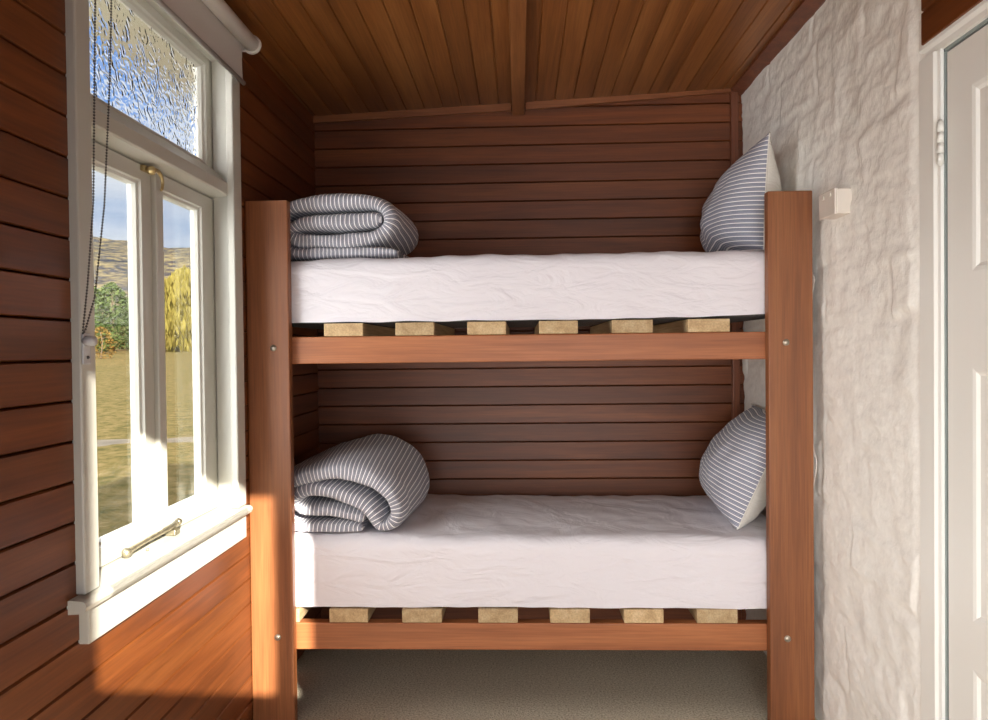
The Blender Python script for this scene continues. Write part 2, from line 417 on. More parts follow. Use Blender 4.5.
# ------------------------------------------------------------------ door
d1 = thing('door_1', (XD, 1.39, 0), kind='structure')
a = MB()   # architrave, mitred look
AX0, AX1 = XD - 0.022, XD + 0.004
a.prism([(AX1, 1.918), (AX0, 1.918), (AX0, 1.855), (AX0 + 0.006, 1.848), (AX0 + 0.008, 1.838), (AX1, 1.838)], 2, 0, 2.0205)
a.prism([(AX1, 0.88), (AX0, 0.88), (AX0, 0.95), (AX0 + 0.008, 0.975), (AX1, 0.975)], 2, 0, 2.0205)
a.prism([(AX1, 2.122), (AX0, 2.122), (AX0, 2.045), (AX0 + 0.006, 2.035), (AX0 + 0.008, 2.020), (AX1, 2.020)], 1, 0.88, 1.918)
a.build('door_architrave', M['door'], d1)
j = MB(); j.box(XD - 0.006, XD + 0.09, 1.832, 1.845, 0, 2.022); j.box(XD - 0.006, XD + 0.09, 0.97, 0.985, 0, 2.022); j.box(XD - 0.006, XD + 0.09, 0.97, 1.845, 2.012, 2.03)
j.build('door_jamb', M['seal'], d1)
lf = MB(); LX = XD - 0.006     # leaf face
LY0, LY1 = 0.99, 1.823
ycuts = [LY0, 1.09, 1.355, 1.46, 1.726, LY1]; zcuts = [0.01, 0.16, 0.55, 0.66, 1.247, 1.468, 1.894, 2.006]
for i in range(len(ycuts) - 1):
    for q in range(len(zcuts) - 1):
        y0, y1, z0, z1 = ycuts[i], ycuts[i + 1], zcuts[q], zcuts[q + 1]
        if i in (1, 3) and q in (1, 3, 5):
            def ring(m, dx): return [(LX + dx, y0 + m, z0 + m), (LX + dx, y1 - m, z0 + m), (LX + dx, y1 - m, z1 - m), (LX + dx, y0 + m, z1 - m)]
            rr = [ring(0, 0), ring(0.010, 0.002), ring(0.018, 0.007), ring(0.05, 0.007), ring(0.070, 0.004)]
            for A, B in zip(rr, rr[1:]):
                lf.add(A + B, [[k, (k + 1) % 4, 4 + (k + 1) % 4, 4 + k] for k in range(4)])
            lf.add(rr[-1], [[0, 1, 2, 3]])
        else:
            lf.add([(LX, y0, z0), (LX, y1, z0), (LX, y1, z1), (LX, y0, z1)], [[0, 1, 2, 3]])
lf.box(LX + 0.014, LX + 0.04, LY0, LY1, 0.01, 2.006)
lf.add([(LX, LY1, 0.01), (LX + 0.04, LY1, 0.01), (LX + 0.04, LY1, 2.006), (LX, LY1, 2.006)], [[0, 1, 2, 3]])
lf.add([(LX, LY0, 2.006), (LX + 0.04, LY0, 2.006), (LX + 0.04, LY1, 2.006), (LX, LY1, 2.006)], [[0, 1, 2, 3]])
leaf = lf.build('door_leaf', M['door'], d1, recalc=False)
for zc in (1.79, 0.25):
    h = MB()
    for i in range(4):
        z0 = zc - 0.052 + i * 0.026
        h.tube([(XD - 0.02, 1.828, z0 + 0.001), (XD - 0.02, 1.828, z0 + 0.025)], 0.0075, n=14)
    h.tube([(XD - 0.02, 1.828, zc - 0.056), (XD - 0.02, 1.828, zc + 0.056)], 0.004, n=10)
    h.build('door_hinge', M['hinge'], d1)

# ------------------------------------------------------------------ window
w1 = thing('window_1', (XL, 1.99, 0.775), kind='structure')
CX = XL + 0.02
c = MB()
c.box(XL - 0.004, CX, 1.517, 1.572, 0.79, 2.33, bevel=0.004)
c.box(XL - 0.004, CX, 2.366, 2.434, 0.79, 2.33, bevel=0.004)
c.box(XL - 0.004, CX, 1.517, 2.434, 2.25, 2.335, bevel=0.004)
c.build('window_casing', M['white'], w1)
f = MB()       # lining of the opening
f.box(XL - 0.115, XL, WY0 - 0.03, WY0 + 0.004, 0.775, 2.27)
f.box(XL - 0.055, XL, 2.386, WY1 + 0.014, 0.775, 2.27); f.box(XL - 0.115, XL, WY1 - 0.004, WY1 + 0.014, 0.775, 2.27)
f.box(XL - 0.115, XL, WY0, WY1, 2.255, 2.285)
f.box(XL - 0.115, XL - 0.075, WY1 - 0.018, WY1, 0.775, 2.27)      # stop bead
f.build('window_lining', M['white'], w1)
s = MB()
s.prism([(-1.06, 0.79), (-0.914, 0.786), (-0.907, 0.782), (-0.905, 0.774), (-0.909, 0.764), (-0.916, 0.760), (-1.06, 0.755)], 1, 1.588, 2.398)
s.prism([(XL - 0.002, 0.788), (-0.914, 0.786), (-0.907, 0.782), (-0.905, 0.774), (-0.909, 0.764), (-0.916, 0.760), (XL - 0.002, 0.758)], 1, 1.487, 2.436)
s.build('window_sill', M['white'], w1)
s = MB(); s.box(XL - 0.004, XL + 0.021, 1.525, 2.428, 0.681, 0.760, bevel=0.003)
s.build('window_apron', M['white'], w1)
s = MB()
s.prism([(-1.055, 1.805), (-0.95, 1.812), (-0.946, 1.816), (-0.946, 1.850), (-0.952, 1.856), (-1.004, 1.905), (-1.055, 1.918)], 1, WY0, WY1)
s.build('transom_bar', M['white'], w1)
def sash(y0, y1, z0, z1, l, r, b, tp, name):
    o = MB(); XF, XBk = -1.004, -1.036
    gy0, gy1, gz0, gz1 = y0 + l, y1 - r, z0 + b, z1 - tp
    def rect(m, x, oy0, oy1, oz0, oz1): return [(x, oy0 - m, oz0 - m), (x, oy1 + m, oz0 - m), (x, oy1 + m, oz1 + m), (x, oy0 - m, oz1 + m)]
    rings = [[(XBk, y0, z0), (XBk, y1, z0), (XBk, y1, z1), (XBk, y0, z1)],
             [(XF, y0, z0), (XF, y1, z0), (XF, y1, z1), (XF, y0, z1)],
             rect(0.013, XF, gy0, gy1, gz0, gz1), rect(0.010, XF - 0.006, gy0, gy1, gz0, gz1), rect(0.003, XF - 0.010, gy0, gy1, gz0, gz1),
             rect(0, XF - 0.020, gy0, gy1, gz0, gz1), rect(0, XBk, gy0, gy1, gz0, gz1)]
    for A, B in zip(rings, rings[1:] + rings[:1]):
        o.add(A + B, [[k, (k + 1) % 4, 4 + (k + 1) % 4, 4 + k] for k in range(4)])
    ob = o.build(name, M['white'], w1)
    return ob, (gy0, gy1, gz0, gz1)
def pane(parent, rc, mat, th=0.004):
    y0, y1, z0, z1 = rc; p = MB(); p.box(-1.025 - th, -1.025, y0 - 0.004, y1 + 0.004, z0 - 0.004, z1 + 0.004)
    return p.build('glass_pane', mat, parent)
for (y0, y1, l, r) in ((1.592, 1.995, 0.05, 0.080), (1.998, 2.396, 0.05, 0.108)):
    ob, rc = sash(y0, y1, 0.793, 1.803, l, r, 0.058, 0.054, 'casement_sash'); pane(ob, rc, M['glass'])
ob, rc = sash(1.590, 2.398, 1.880, 2.262, 0.05, 0.065, 0.043, 0.045, 'fixed_light'); pane(ob, rc, M['obscure'], 0.005)
b = MB(); b.box(-1.006, -0.990, 1.980, 2.022, 0.80, 1.80, bevel=0.004); b.build('meeting_bead', M['white'], w1)

# fittings on the window
ct = thing('casement_stay', (-0.985, 1.92, 0.792), 'long ornate metal stay bar lying along the bottom of the window frame', 'window stay')
m = MB()
pts = [(-0.982, 1.787, 0.806), (-0.982, 1.80, 0.808), (-0.982, 1.90, 0.812), (-0.982, 2.03, 0.814), (-0.982, 2.055, 0.818)]
m.tube(pts, [0.006, 0.0075, 0.0062, 0.0085, 0.006], n=12); m.build('stay_bar', M['nickel'], ct)
m = MB(); m.ball((-0.982, 1.785, 0.806), 0.0125); m.ball((-0.982, 1.803, 0.807), 0.0085); m.build('knob', M['nickel'], ct)
m = MB(); m.ball((-0.982, 2.062, 0.818), 0.011); m.ball((-0.982, 2.045, 0.816), 0.0095); m.box(-0.998, -0.968, 2.012, 2.045, 0.790, 0.806, bevel=0.003); m.tube([(-0.982, 2.03, 0.80), (-0.982, 2.03, 0.816)], 0.006); m.build('pivot_bracket', M['nickel'], ct)
m = MB(); m.ball((-0.968, 1.86, 0.7935), 0.004, scale=(1, 1, 1)); m.build('stay_pin', M['nickel'], ct)
ft = thing('casement_fastener', (-0.99, 1.945, 1.78), 'brass hook fastener at the top where the two casements meet', 'window latch')
m = MB(); m.box(-1.006, -0.992, 1.925, 1.985, 1.787, 1.803, bevel=0.003); m.build('back_plate', M['brass'], ft)
m = MB(); m.ball((-0.980, 1.938, 1.790), 0.012); m.tube([(-0.995, 1.938, 1.792), (-0.978, 1.938, 1.790)], 0.007); m.build('pivot_knob', M['brass'], ft)
m = MB(); hk = []
for i in range(15):
    q = i / 14; ang = R(110 - 170 * q)
    hk.append((-0.976, 1.958 + 0.026 * math.cos(ang) + 0.010 * q, 1.768 + 0.026 * math.sin(ang)))
m.tube([(-0.978, 1.938, 1.791)] + hk, [0.0055] + [0.0062 - 0.0026 * i / 14 for i in range(15)], n=12); m.build('hook', M['brass'], ft)

# roller blind
rb = thing('roller_blind', (-0.89, 1.97, 2.33), 'white roller blind rolled up above the window', 'blind')
m = MB(); m.tube([(-0.885, 1.50, 2.328), (-0.885, 2.436, 2.328)], 0.025, n=28); m.build('roller_tube', M['blind_tube'], rb)
m = MB(); m.tube([(-0.885, 2.436, 2.328), (-0.885, 2.446, 2.328)], 0.031, n=28); m.box(-0.945, -0.88, 2.437, 2.444, 2.305, 2.352, bevel=0.002)
m.build('end_bracket', M['blind_tube'], rb)
m = MB(); m.tube([(-0.885, 1.49, 2.328), (-0.885, 1.50, 2.328)], 0.031, n=28); m.build('end_bracket', M['blind_tube'], rb)
m = MB(); n = 10; vs = []
for i in range(n + 1):
    z = 2.33 - (2.33 - 2.20) * i / n; x = -0.909 - 0.003 * math.sin(i / n * 3)
    vs += [(x, 1.515, z), (x, 2.420, z), (x - 0.001, 2.420, z), (x - 0.001, 1.515, z)]
fs = []
for i in range(n):
    for q in range(4): fs.append([i * 4 + q, i * 4 + (q + 1) % 4, i * 4 + 4 + (q + 1) % 4, i * 4 + 4 + q])
m.add(vs, fs); m.build('blind_fabric', M['blind'], rb)
m = MB(); m.tube([(-0.910, 1.512, 2.196), (-0.910, 2.428, 2.196)], 0.0075, n=14); m.build('bottom_bar', M['grey_bar'], rb)
def beads(path, sp=0.0064, r=0.0027):
    mb = MB(); pts = [Vector(p) for p in path]; acc = 0.0
    bm0 = bmesh.new(); bmesh.ops.create_icosphere(bm0, subdivisions=1, radius=r)
    bv = [v.co.copy() for v in bm0.verts]; bm0.verts.ensure_lookup_table()
    for i, v in enumerate(bm0.verts): v.index = i
    bf = [[v.index for v in f.verts] for f in bm0.faces]; bm0.free()
    for A, B in zip(pts, pts[1:]):
        L = (B - A).length; d = (B - A) / L
        while acc < L:
            p = A + d * acc; mb.add([p + q for q in bv], bf, smooth=True); acc += sp
        acc -= L
    mb.tube(pts, 0.0007, n=5)
    return mb
ch = [(-0.886, 1.531, 2.32), (-0.888, 1.530, 2.05), (-0.890, 1.513, 1.62), (-0.893, 1.493, 1.45), (-0.899, 1.484, 1.355), (-0.901, 1.486, 1.342),
      (-0.899, 1.492, 1.352), (-0.893, 1.517, 1.42), (-0.889, 1.552, 1.62), (-0.886, 1.577, 1.90), (-0.884, 1.585, 2.07), (-0.884, 1.588, 2.32)]
tag(beads(ch).build('bead_chain', M['bead'], rb))
ts = thing('chain_tensioner', (-0.92, 1.525, 1.28), 'small clear plastic clip at the bottom of the bead chain on the window frame', 'chain clip')
m = MB(); m.box(-0.925, -0.920, 1.518, 1.545, 1.278, 1.345, bevel=0.002); m.build('clip_plate', M['clear'], ts)
m = MB(); m.tube([(-0.921, 1.528, 1.328), (-0.900, 1.520, 1.328)], 0.011, n=16); m.build('clip_wheel', M['clear'], ts)
m = MB(); m.ball((-0.919, 1.532, 1.293), 0.004, sub=1); m.build('screw', M['bead'], ts)

# ------------------------------------------------------------------ bunk bed
bed = thing('bunk_bed', (0.02, 2.95, 0), 'stained timber double bunk bed with pale slats between flat board posts', 'bunk bed')
for x0, x1 in ((-0.944, -0.796), (0.836, 0.985)):
    m = MB(); m.box(x0, x1, 2.508, 2.545, 0, 1.823, bevel=0.004, tone=random.random()); p = m.build('post', M['post'], bed)
    for zb in (1.314, 0.311):
        q = MB(); xb = -0.851 if x0 < 0 else 0.894
        q.ball((xb, 2.508, zb), 0.0085, scale=(1, 0.55, 1)); q.tube([(xb, 2.509, zb), (xb, 2.505, zb)], 0.011, n=18); q.build('bolt_head', M['bolt'], p)
for zt in (1.352, 0.347):
    m = MB(); m.box(-0.935, 0.98, 2.546, 2.59, zt - 0.094, zt, bevel=0.004, tone=0.45 + 0.1 * (zt > 1)); m.build('side_rail', M['rail'], bed)
    m = MB(); m.box(-0.935, 0.98, 3.306, 3.35, zt - 0.094, zt, bevel=0.004); m.build('side_rail', M['rail'], bed)
us = [(-0.685, -0.547), (-0.434, -0.298), (-0.183, -0.048), (0.066, 0.200), (0.317, 0.457), (0.576, 0.719)]
ls = [(-0.925, -0.786), (-0.680, -0.543), (-0.423, -0.283), (-0.156, -0.018), (0.094, 0.232), (0.350, 0.486), (0.600, 0.739)]
for sl, z in ((us, 1.353), (ls, 0.348)):
    for x0, x1 in sl:
        m = MB(); m.box(x0, x1, 2.546, 3.35, z, z + 0.047 - (0.002 if z > 1 else 0), bevel=0.0025, tone=random.random()); m.build('slat', M['slat'], bed)

# ------------------------------------------------------------------ mattresses
def rounded(x0, x1, y0, y1, z0, z1, r, nx, ny, nz, fn=None, skip_bottom=False, rb=0.6):
    bm = bmesh.new(); vid = {}; vs = []; fs = []
    def V(i, j, k):
        key = (i, j, k)
        if key not in vid:
            p = Vector((x0 + (x1 - x0) * i / nx, y0 + (y1 - y0) * j / ny, z0 + (z1 - z0) * k / nz))
            c = Vector((min(max(p.x, x0 + r), x1 - r), min(max(p.y, y0 + r), y1 - r), min(max(p.z, z0 + r * rb), z1 - r)))
            d = p - c
            if d.length > 1e-6: p = c + d.normalized() * min(r, d.length) if d.length > r else p
            if fn: p = fn(p)
            vid[key] = len(vs); vs.append(p)
        return vid[key]
    for i in range(nx):
        for j in range(ny):
            fs.append([V(i, j, nz), V(i + 1, j, nz), V(i + 1, j + 1, nz), V(i, j + 1, nz)])
            if not skip_bottom: fs.append([V(i, j, 0), V(i, j + 1, 0), V(i + 1, j + 1, 0), V(i + 1, j, 0)])
    for i in range(nx):
        for k in range(nz):
            fs.append([V(i, 0, k), V(i + 1, 0, k), V(i + 1, 0, k + 1), V(i, 0, k + 1)])
            fs.append([V(i, ny, k), V(i, ny, k + 1), V(i + 1, ny, k + 1), V(i + 1, ny, k)])
    for j in range(ny):
        for k in range(nz):
            fs.append([V(0, j, k), V(0, j, k + 1), V(0, j + 1, k + 1), V(0, j + 1, k)])
            fs.append([V(nx, j, k), V(nx, j + 1, k), V(nx, j + 1, k + 1), V(nx, j, k + 1)])
    bm.free()
    return vs, fs

def mattress(z0, top, lift, label, sag, seed):
    root = thing('mattress', (0.02, 2.95, z0), label, 'mattress')
    m = MB(); v, f = rounded(-0.925, 0.955, 2.566, 3.345, z0, top - 0.02, 0.03, 40, 12, 6,
                             lambda p: p + Vector((0, 0, lift(p.x) * 0.55)))
    m.add(v, f, smooth=True); m.build('mattress_body', M['ticking'], root)
    def fn(p):
        q = Vector((p.x, p.y, p.z))
        h = (p.z - z0) / (top - z0)
        q.z += sag(p.x, p.y) * max(0, h) + lift(p.x) * (1 - h)
        # creases
        s = Vector((seed, 0, 0))
        cr = noise.noise(Vector((p.x * 5 + p.z * 7, p.y * 4, p.z * 3)) + s) * 0.006
        cr += noise.noise(Vector((p.x * 14 - p.z * 16, p.y * 9 + p.x * 5, p.z * 8)) + s) * 0.0035
        if h > 0.9: q.z += cr * 1.3
        if p.y < 2.63: q.y += cr * (0.4 + 0.9 * abs(h - 0.5)) + 0.004 * (1 - h) ** 2
        if h < 0.1: q.z += 0.004 * noise.noise(Vector((p.x * 9, seed, 0)))
        return q
    m = MB(); v, f = rounded(-0.930, 0.960, 2.553, 3.352, z0 + 0.003, top, 0.045, 150, 60, 16, fn, True, 0.05)
    m.add(v, f, smooth=True); m.build('fitted_sheet', M['sheet'], root)
    return root
mattress(1.399, 1.622, lambda x: 0.012 * max(0, (x - 0.2) / 0.7) ** 2, 'mattress in a white fitted sheet on the upper bunk', lambda x, y: 0.012 * math.sin((x + 0.9) * 1.7) + 0.008 * max(0, x), 3.0)
mattress(0.396, 0.640, lambda x: -0.004 * max(0, x), 'mattress in a white fitted sheet on the lower bunk', lambda x, y: 0.014 * math.sin(max(0, min(1, (y - 2.55) / 0.8)) * math.pi) - 0.006 * x, 11.0)

# ------------------------------------------------------------------ folded duvets
def catmull(P, n):
    out = []; Q = [P[0]] + list(P) + [P[-1]]
    for i in range(1, len(Q) - 2):
        for k in range(n):
            t = k / n; o = []
            for a, b, c_, d in zip(Q[i - 1], Q[i], Q[i + 1], Q[i + 2]):
                o.append(0.5 * (2 * b + (c_ - a) * t + (2 * a - 5 * b + 4 * c_ - d) * t * t + (-a + 3 * b - 3 * c_ + d) * t ** 3))
            out.append(tuple(o))
    out.append(tuple(P[-1])); return out
def duvet(path, y0, y1, warp, seed):
    P = catmull(path, 14); mb = MB(); nc = 40
    N = len(P); vs = []; uv = []; acc = 0.0
    for i, (x, z, th) in enumerate(P):
        a = P[max(i - 1, 0)]; b = P[min(i + 1, N - 1)]
        T = Vector((b[0] - a[0], b[1] - a[1])).normalized(); nn = Vector((-T.y, T.x))
        if i: acc += math.hypot(x - P[i - 1][0], z - P[i - 1][1])
        e = min(1.0, min(i, N - 1 - i) / 6.0); e = math.sqrt(max(0.0, 1 - (1 - e) ** 2)); e = 0.08 + 0.92 * e
        for k in range(nc):
            th_a = 2 * math.pi * k / nc
            cy, cz = math.cos(th_a), math.sin(th_a)
            py = math.copysign(abs(cy) ** 0.30, cy); pz = math.copysign(abs(cz) ** 0.62, cz)
            puff = 1 + 0.22 * noise.noise(Vector((acc * 11, py * 3, seed))) + 0.07 * noise.noise(Vector((acc * 34, py * 5, seed + 4)))
            t = th * 0.5 * e * puff
            yy = (y0 + y1) / 2 + (y1 - y0) / 2 * py + 0.010 * noise.noise(Vector((acc * 8, pz, seed + 2))) - 0.006 * noise.noise(Vector((acc * 30, pz * 2, seed)))
            vs.append(warp(Vector((x + nn.x * pz * t, yy, z + nn.y * pz * t))))
            uv.append((acc + 0.012 * py * math.sin(acc * 5) + 0.05 * (py + 1) * 0.5, py))
    fs = []
    for i in range(N - 1):
        for k in range(nc): fs.append([i * nc + k, i * nc + (k + 1) % nc, (i + 1) * nc + (k + 1) % nc, (i + 1) * nc + k])
    fs.append(list(range(nc))[::-1]); fs.append([(N - 1) * nc + k for k in range(nc)])
    mb.add(vs, fs, uvs=uv, smooth=True)
    return mb
def up(px, py, t): return (-0.8652 + px * 0.000551 - 0.008, 1.890 - py * 0.000551, t)
UP = [(690, 222, .040), (640, 215, .058), (450, 226, .066), (200, 232, .066), (115, 262, .060), (80, 305, .056), (145, 345, .060), (300, 352, .062), (470, 352, .062), (630, 330, .062), (720, 285, .060), (752, 225, .058), (730, 160, .058), (660, 112, .060), (560, 98, .062), (380, 96, .064), (200, 110, .064), (60, 150, .060), (-30, 230, .056), (-40, 330, .052), (20, 400, .050), (160, 424, .050), (420, 426, .048), (640, 424, .046), (800, 434, .040)]
def warp_u(p):
    q = p.copy(); t = (p.y - 2.60) / 0.5
    q.x += 0.012 * t + 0.006 * noise.noise(p * 6); q.z += 0.012 * t * max(0, (p.z - 1.63) / 0.2)
    q.x = max(q.x, XL + 0.004)
    if q.z < 1.634: q.z = 1.634 + (q.z - 1.634) * 0.1
    return q
d = duvet([up(*p) for p in UP], 2.60, 3.12, warp_u, 1.0)
tag(d.build('duvet', M['duvet']), 'folded grey and white striped duvet on the upper bunk', 'duvet', 'folded duvets on the bunks')
LP = [(-0.572, 0.668, .052), (-0.720, 0.668, .056), (-0.815, 0.676, .056), (-0.89, 0.735, .056), (-0.885, 0.805, .060), (-0.81, 0.838, .066), (-0.715, 0.862, .072), (-0.63, 0.866, .076), (-0.545, 0.842, .076), (-0.474, 0.790, .070), (-0.448, 0.728, .060), (-0.466, 0.684, .054), (-0.510, 0.676, .050), (-0.536, 0.716, .066), (-0.582, 0.756, .066), (-0.680, 0.792, .062), (-0.765, 0.804, .060), (-0.812, 0.775, .054), (-0.785, 0.735, .048), (-0.700, 0.728, .048), (-0.625, 0.714, .050), (-0.568, 0.700, .050)]
def warp_l(p):
    q = p.copy(); t = (p.y - 2.60) / 0.5
    q.x = -0.66 + (p.x + 0.66) * (1 + 0.10 * t) + 0.010 * t + 0.006 * noise.noise(p * 6)
    hz = max(0, (p.z - 0.66) / 0.22); q.z += (0.034 + 0.11 * (q.x + 0.66)) * math.sin(min(1.25, max(0, t)) * 1.5) * hz
    q.y += 0.02 * hz
    q.x = max(q.x, XL + 0.004)
    zf = 0.659 + 0.004 * t
    if q.z < zf: q.z = zf + (q.z - zf) * 0.1
    return q
d = duvet(LP, 2.585, 3.12, warp_l, 6.0)
tag(d.build('duvet', M['duvet']), 'folded grey and white striped duvet on the lower bunk', 'duvet', 'folded duvets on the bunks')

# ------------------------------------------------------------------ pillows
def pillow(c, L, H, T, ax, up_, label, seed, zmin, xmax):
    ax = Vector(ax).normalized(); up_ = Vector(up_); up_ = (up_ - ax * up_.dot(ax)).normalized(); nn = ax.cross(up_).normalized()
    if nn.x > 0: nn = -nn
    root = thing('pillow', (c[0], c[1], zmin), label, 'pillow', 'pillows against the stone wall')
    nu, nv = 56, 44
    def surf(u, v, side):
        a = max(0.0, (1 - abs(u) ** 2.4)) ** 0.55; b = max(0.0, (1 - abs(v) ** 2.2)) ** 0.55
        h = T * a * b * 0.5
        h *= (1 - 0.30 * v) * (1 + 0.10 * noise.noise(Vector((u * 2.2, v * 2.2, seed))))
        h += 0.006 * noise.noise(Vector((u * 6, v * 4, seed + side))) * a * b
        pu = L / 2 * u * (1 - 0.05 * (1 - v * v)); pv = H / 2 * v * (1 - 0.055 * (1 - u * u))
        p = Vector(c) + ax * pu + up_ * pv + nn * (h * (1.2 if side > 0 else 0.9)) * side
        if p.x > xmax: p.x = xmax + (p.x - xmax) * 0.05
        if p.z < zmin: p.z = zmin + (p.z - zmin) * 0.05
        return p
    for side, nm, mt in ((1, 'striped_front', M['pillow']), (-1, 'plain_back', M['pillow_back'])):
        m = MB(); vs = []; uv = []; fs = []
        for j in range(nv + 1):
            for i in range(nu + 1):
                u = -1 + 2 * i / nu; v = -1 + 2 * j / nv
                u = math.sin(u * math.pi / 2); v = math.sin(v * math.pi / 2)
                vs.append(surf(u, v, side)); uv.append((u * L / 2, v * H / 2 + 0.01 * math.sin(u * 3)))
        for j in range(nv):
            for i in range(nu):
                q = j * (nu + 1) + i; fs.append([q, q + 1, q + nu + 2, q + nu + 1])
        m.add(vs, fs, uvs=uv, smooth=True); m.build(nm, mt, root, recalc=False)
    edge = []
    for i in range(121):
        s_ = i / 120 * 4; k_ = int(min(s_, 3.999)); w = -1 + 2 * (s_ - k_)
        u, v = ((w, -1), (1, w), (-w, 1), (-1, -w))[k_]
        edge.append(surf(u, v, 1))
    m = MB(); m.tube(edge, 0.0028, n=6, cap=False); m.build('seam_edge', M['pillow_back'], root)
    return root
pillow((0.905, 2.985, 1.848), 0.62, 0.425, 0.26, (0.05, 1, -0.03), (0.06, 0, 1.0), 'blue and white striped pillow standing on the upper bunk', 2.0, 1.640, 1.0)
pillow((0.893, 2.935, 0.848), 0.60, 0.45, 0.24, (-0.10, -1, 0.0), (0.42, 0.0, 0.9), 'blue and white striped pillow leaning on the lower bunk', 5.0, 0.650, 1.0)

# ------------------------------------------------------------------ power socket and cable on the stone wall
so = thing('power_socket', (1.0, 2.37, 1.765), 'white surface mounted power socket box on the stone wall above the bed post', 'socket')
m = MB(); m.box(0.977, 1.03, 2.302, 2.418, 1.708, 1.786, bevel=0.004); m.build('mounting_box', M['plastic'], so)
m = MB(); m.box(0.970, 0.978, 2.300, 2.420, 1.706, 1.788, bevel=0.003); fp = m.build('face_plate', M['plastic'], so)
for yy in (2.333, 2.386):
    m = MB(); m.box(0.967, 0.972, yy - 0.007, yy + 0.007, 1.765, 1.777, bevel=0.0015); m.build('switch', M['plastic'], fp)
ca = [(0.998, 2.56, 1.72), (0.996, 2.58, 1.62), (1.000, 2.57, 1.56), (1.006, 2.552, 1.53), (1.001, 2.556, 1.48), (0.998, 2.60, 1.30), (1.000, 2.56, 0.98), (1.006, 2.54, 0.90), (0.998, 2.56, 0.78), (0.999, 2.60, 0.55)]
m = MB(); m.tube(catmull(ca, 8), 0.0028, n=8)
tag(m.build('cable', M['plastic']), 'thin white cable hanging down the stone wall behind the bed post', 'cable')

# ------------------------------------------------------------------ unseen wall behind the camera: openings for the sun, lower one widened for added fill
X0, XM0, XM1, X1 = 0.205, 0.808, 0.868, 0.948
ZB0, ZB1, ZT0, ZT1 = 0.25, 1.30, 1.555, 2.255
wf = MB(); XLO, XHI = -0.80, 0.985
for b_ in ((XL - 0.11, XR + 0.15, 0, ZB0), (XL - 0.11, XLO, ZB0, ZB1), (XHI, XR + 0.15, ZB0, ZB1), (XL - 0.11, XR + 0.15, ZB1, ZT0),
           (XL - 0.11, X0, ZT0, ZT1), (XM0, XM1, ZT0, ZT1), (X1, XR + 0.15, ZT0, ZT1), (XL - 0.11, XR + 0.15, ZT1, TOPZ)):
    wf.box(b_[0], b_[1], YF - 0.03, YF, b_[2], b_[3])
struct(wf.build('wall_front', M['wall_x'], base=(0, 0, 0)))

# ------------------------------------------------------------------ outside
rf = MB(); rf.box(-1.52, 2.6, -0.56, 3.75, 2.56, 2.78)
struct(rf.build('roof', M['ext'], base=(0, 0, 0)))
ev = MB(); ev.box(-1.50, -1.062, -0.5, 3.7, 2.42, 2.45); struct(ev.build('eave_soffit', M['eave'], base=(0, 0, 0)))

def gz(x, y):
    d = math.hypot(x, y); return -0.50 + 0.034 * max(0, d - 3)
g = MB(); nr, na = 60, 40; vs = []; fs = []
for i in range(nr + 1):
    r_ = 1.0 + 120 * (i / nr) ** 2.2
    for j_ in range(na + 1):
        an = R(80 + 110 * j_ / na); x, y = -1.3 + r_ * math.cos(an) * 1.0, 1 + r_ * math.sin(an)
        if x > -1.05: x = -1.05 if y < 4 else x
        vs.append((x, y, gz(x, y) + 0.03 * noise.noise(Vector((x * .6, y * .6, 0)))))
for i in range(nr):
    for j_ in range(na):
        q = i * (na + 1) + j_; fs.append([q, q + 1, q + na + 2, q + na + 1])
g.add(vs, fs, smooth=True); struct(g.build('lawn', M['grass'], base=(0, 0, 0)))
def strip(name, d0, d1, mat, seed, a0=95, a1=160):
    mb = MB(); vs = []; fs = []; n = 60
    for i in range(n + 1):
        an = R(a0 + (a1 - a0) * i / n)
        for d_ in (d0, (d0 + d1) / 2, d1):
            dd = d_ + 0.6 * noise.noise(Vector((i * 0.25, d_, seed))); x, y = dd * math.cos(an), dd * math.sin(an)
            vs.append((x, y, gz(x, y) + (0.035 if d_ not in (d0, d1) else -0.06)))
    for i in range(n):
        for k in range(2):
            q = i * 3 + k; fs.append([q, q + 1, q + 4, q + 3])
    mb.add(vs, fs, smooth=True); return struct(mb.build(name, mat, base=(0, 0, 0)))
strip('dirt_track', 12.5, 14.3, M['track'], 1.0)

hl = MB(); vs = []; fs = []; nx_, nz_ = 110, 26
for i in range(nx_ + 1):
    an = R(92 + 60 * i / nx_)
    for k in range(nz_ + 1):
        f_ = k / nz_; r_ = 260 + 260 * f_
        top = 1 + 0.05 * noise.noise(Vector((an * 9, 0, 0)))
        x, y = r_ * math.cos(an), r_ * math.sin(an)
        z = 2 + 70 * top * (1 - (1 - f_) ** 1.5) + 7 * f_ * noise.fractal(Vector((x * .012, y * .012, 0)), 1.0, 2.0, 5)
        vs.append((x, y, z))
for i in range(nx_):
    for k in range(nz_):
        q = i * (nz_ + 1) + k; fs.append([q, q + 1, q + nz_ + 2, q + nz_ + 1])
hl.add(vs, fs, smooth=True); struct(hl.build('hillside', M['hill'], base=(0, 0, 0)))

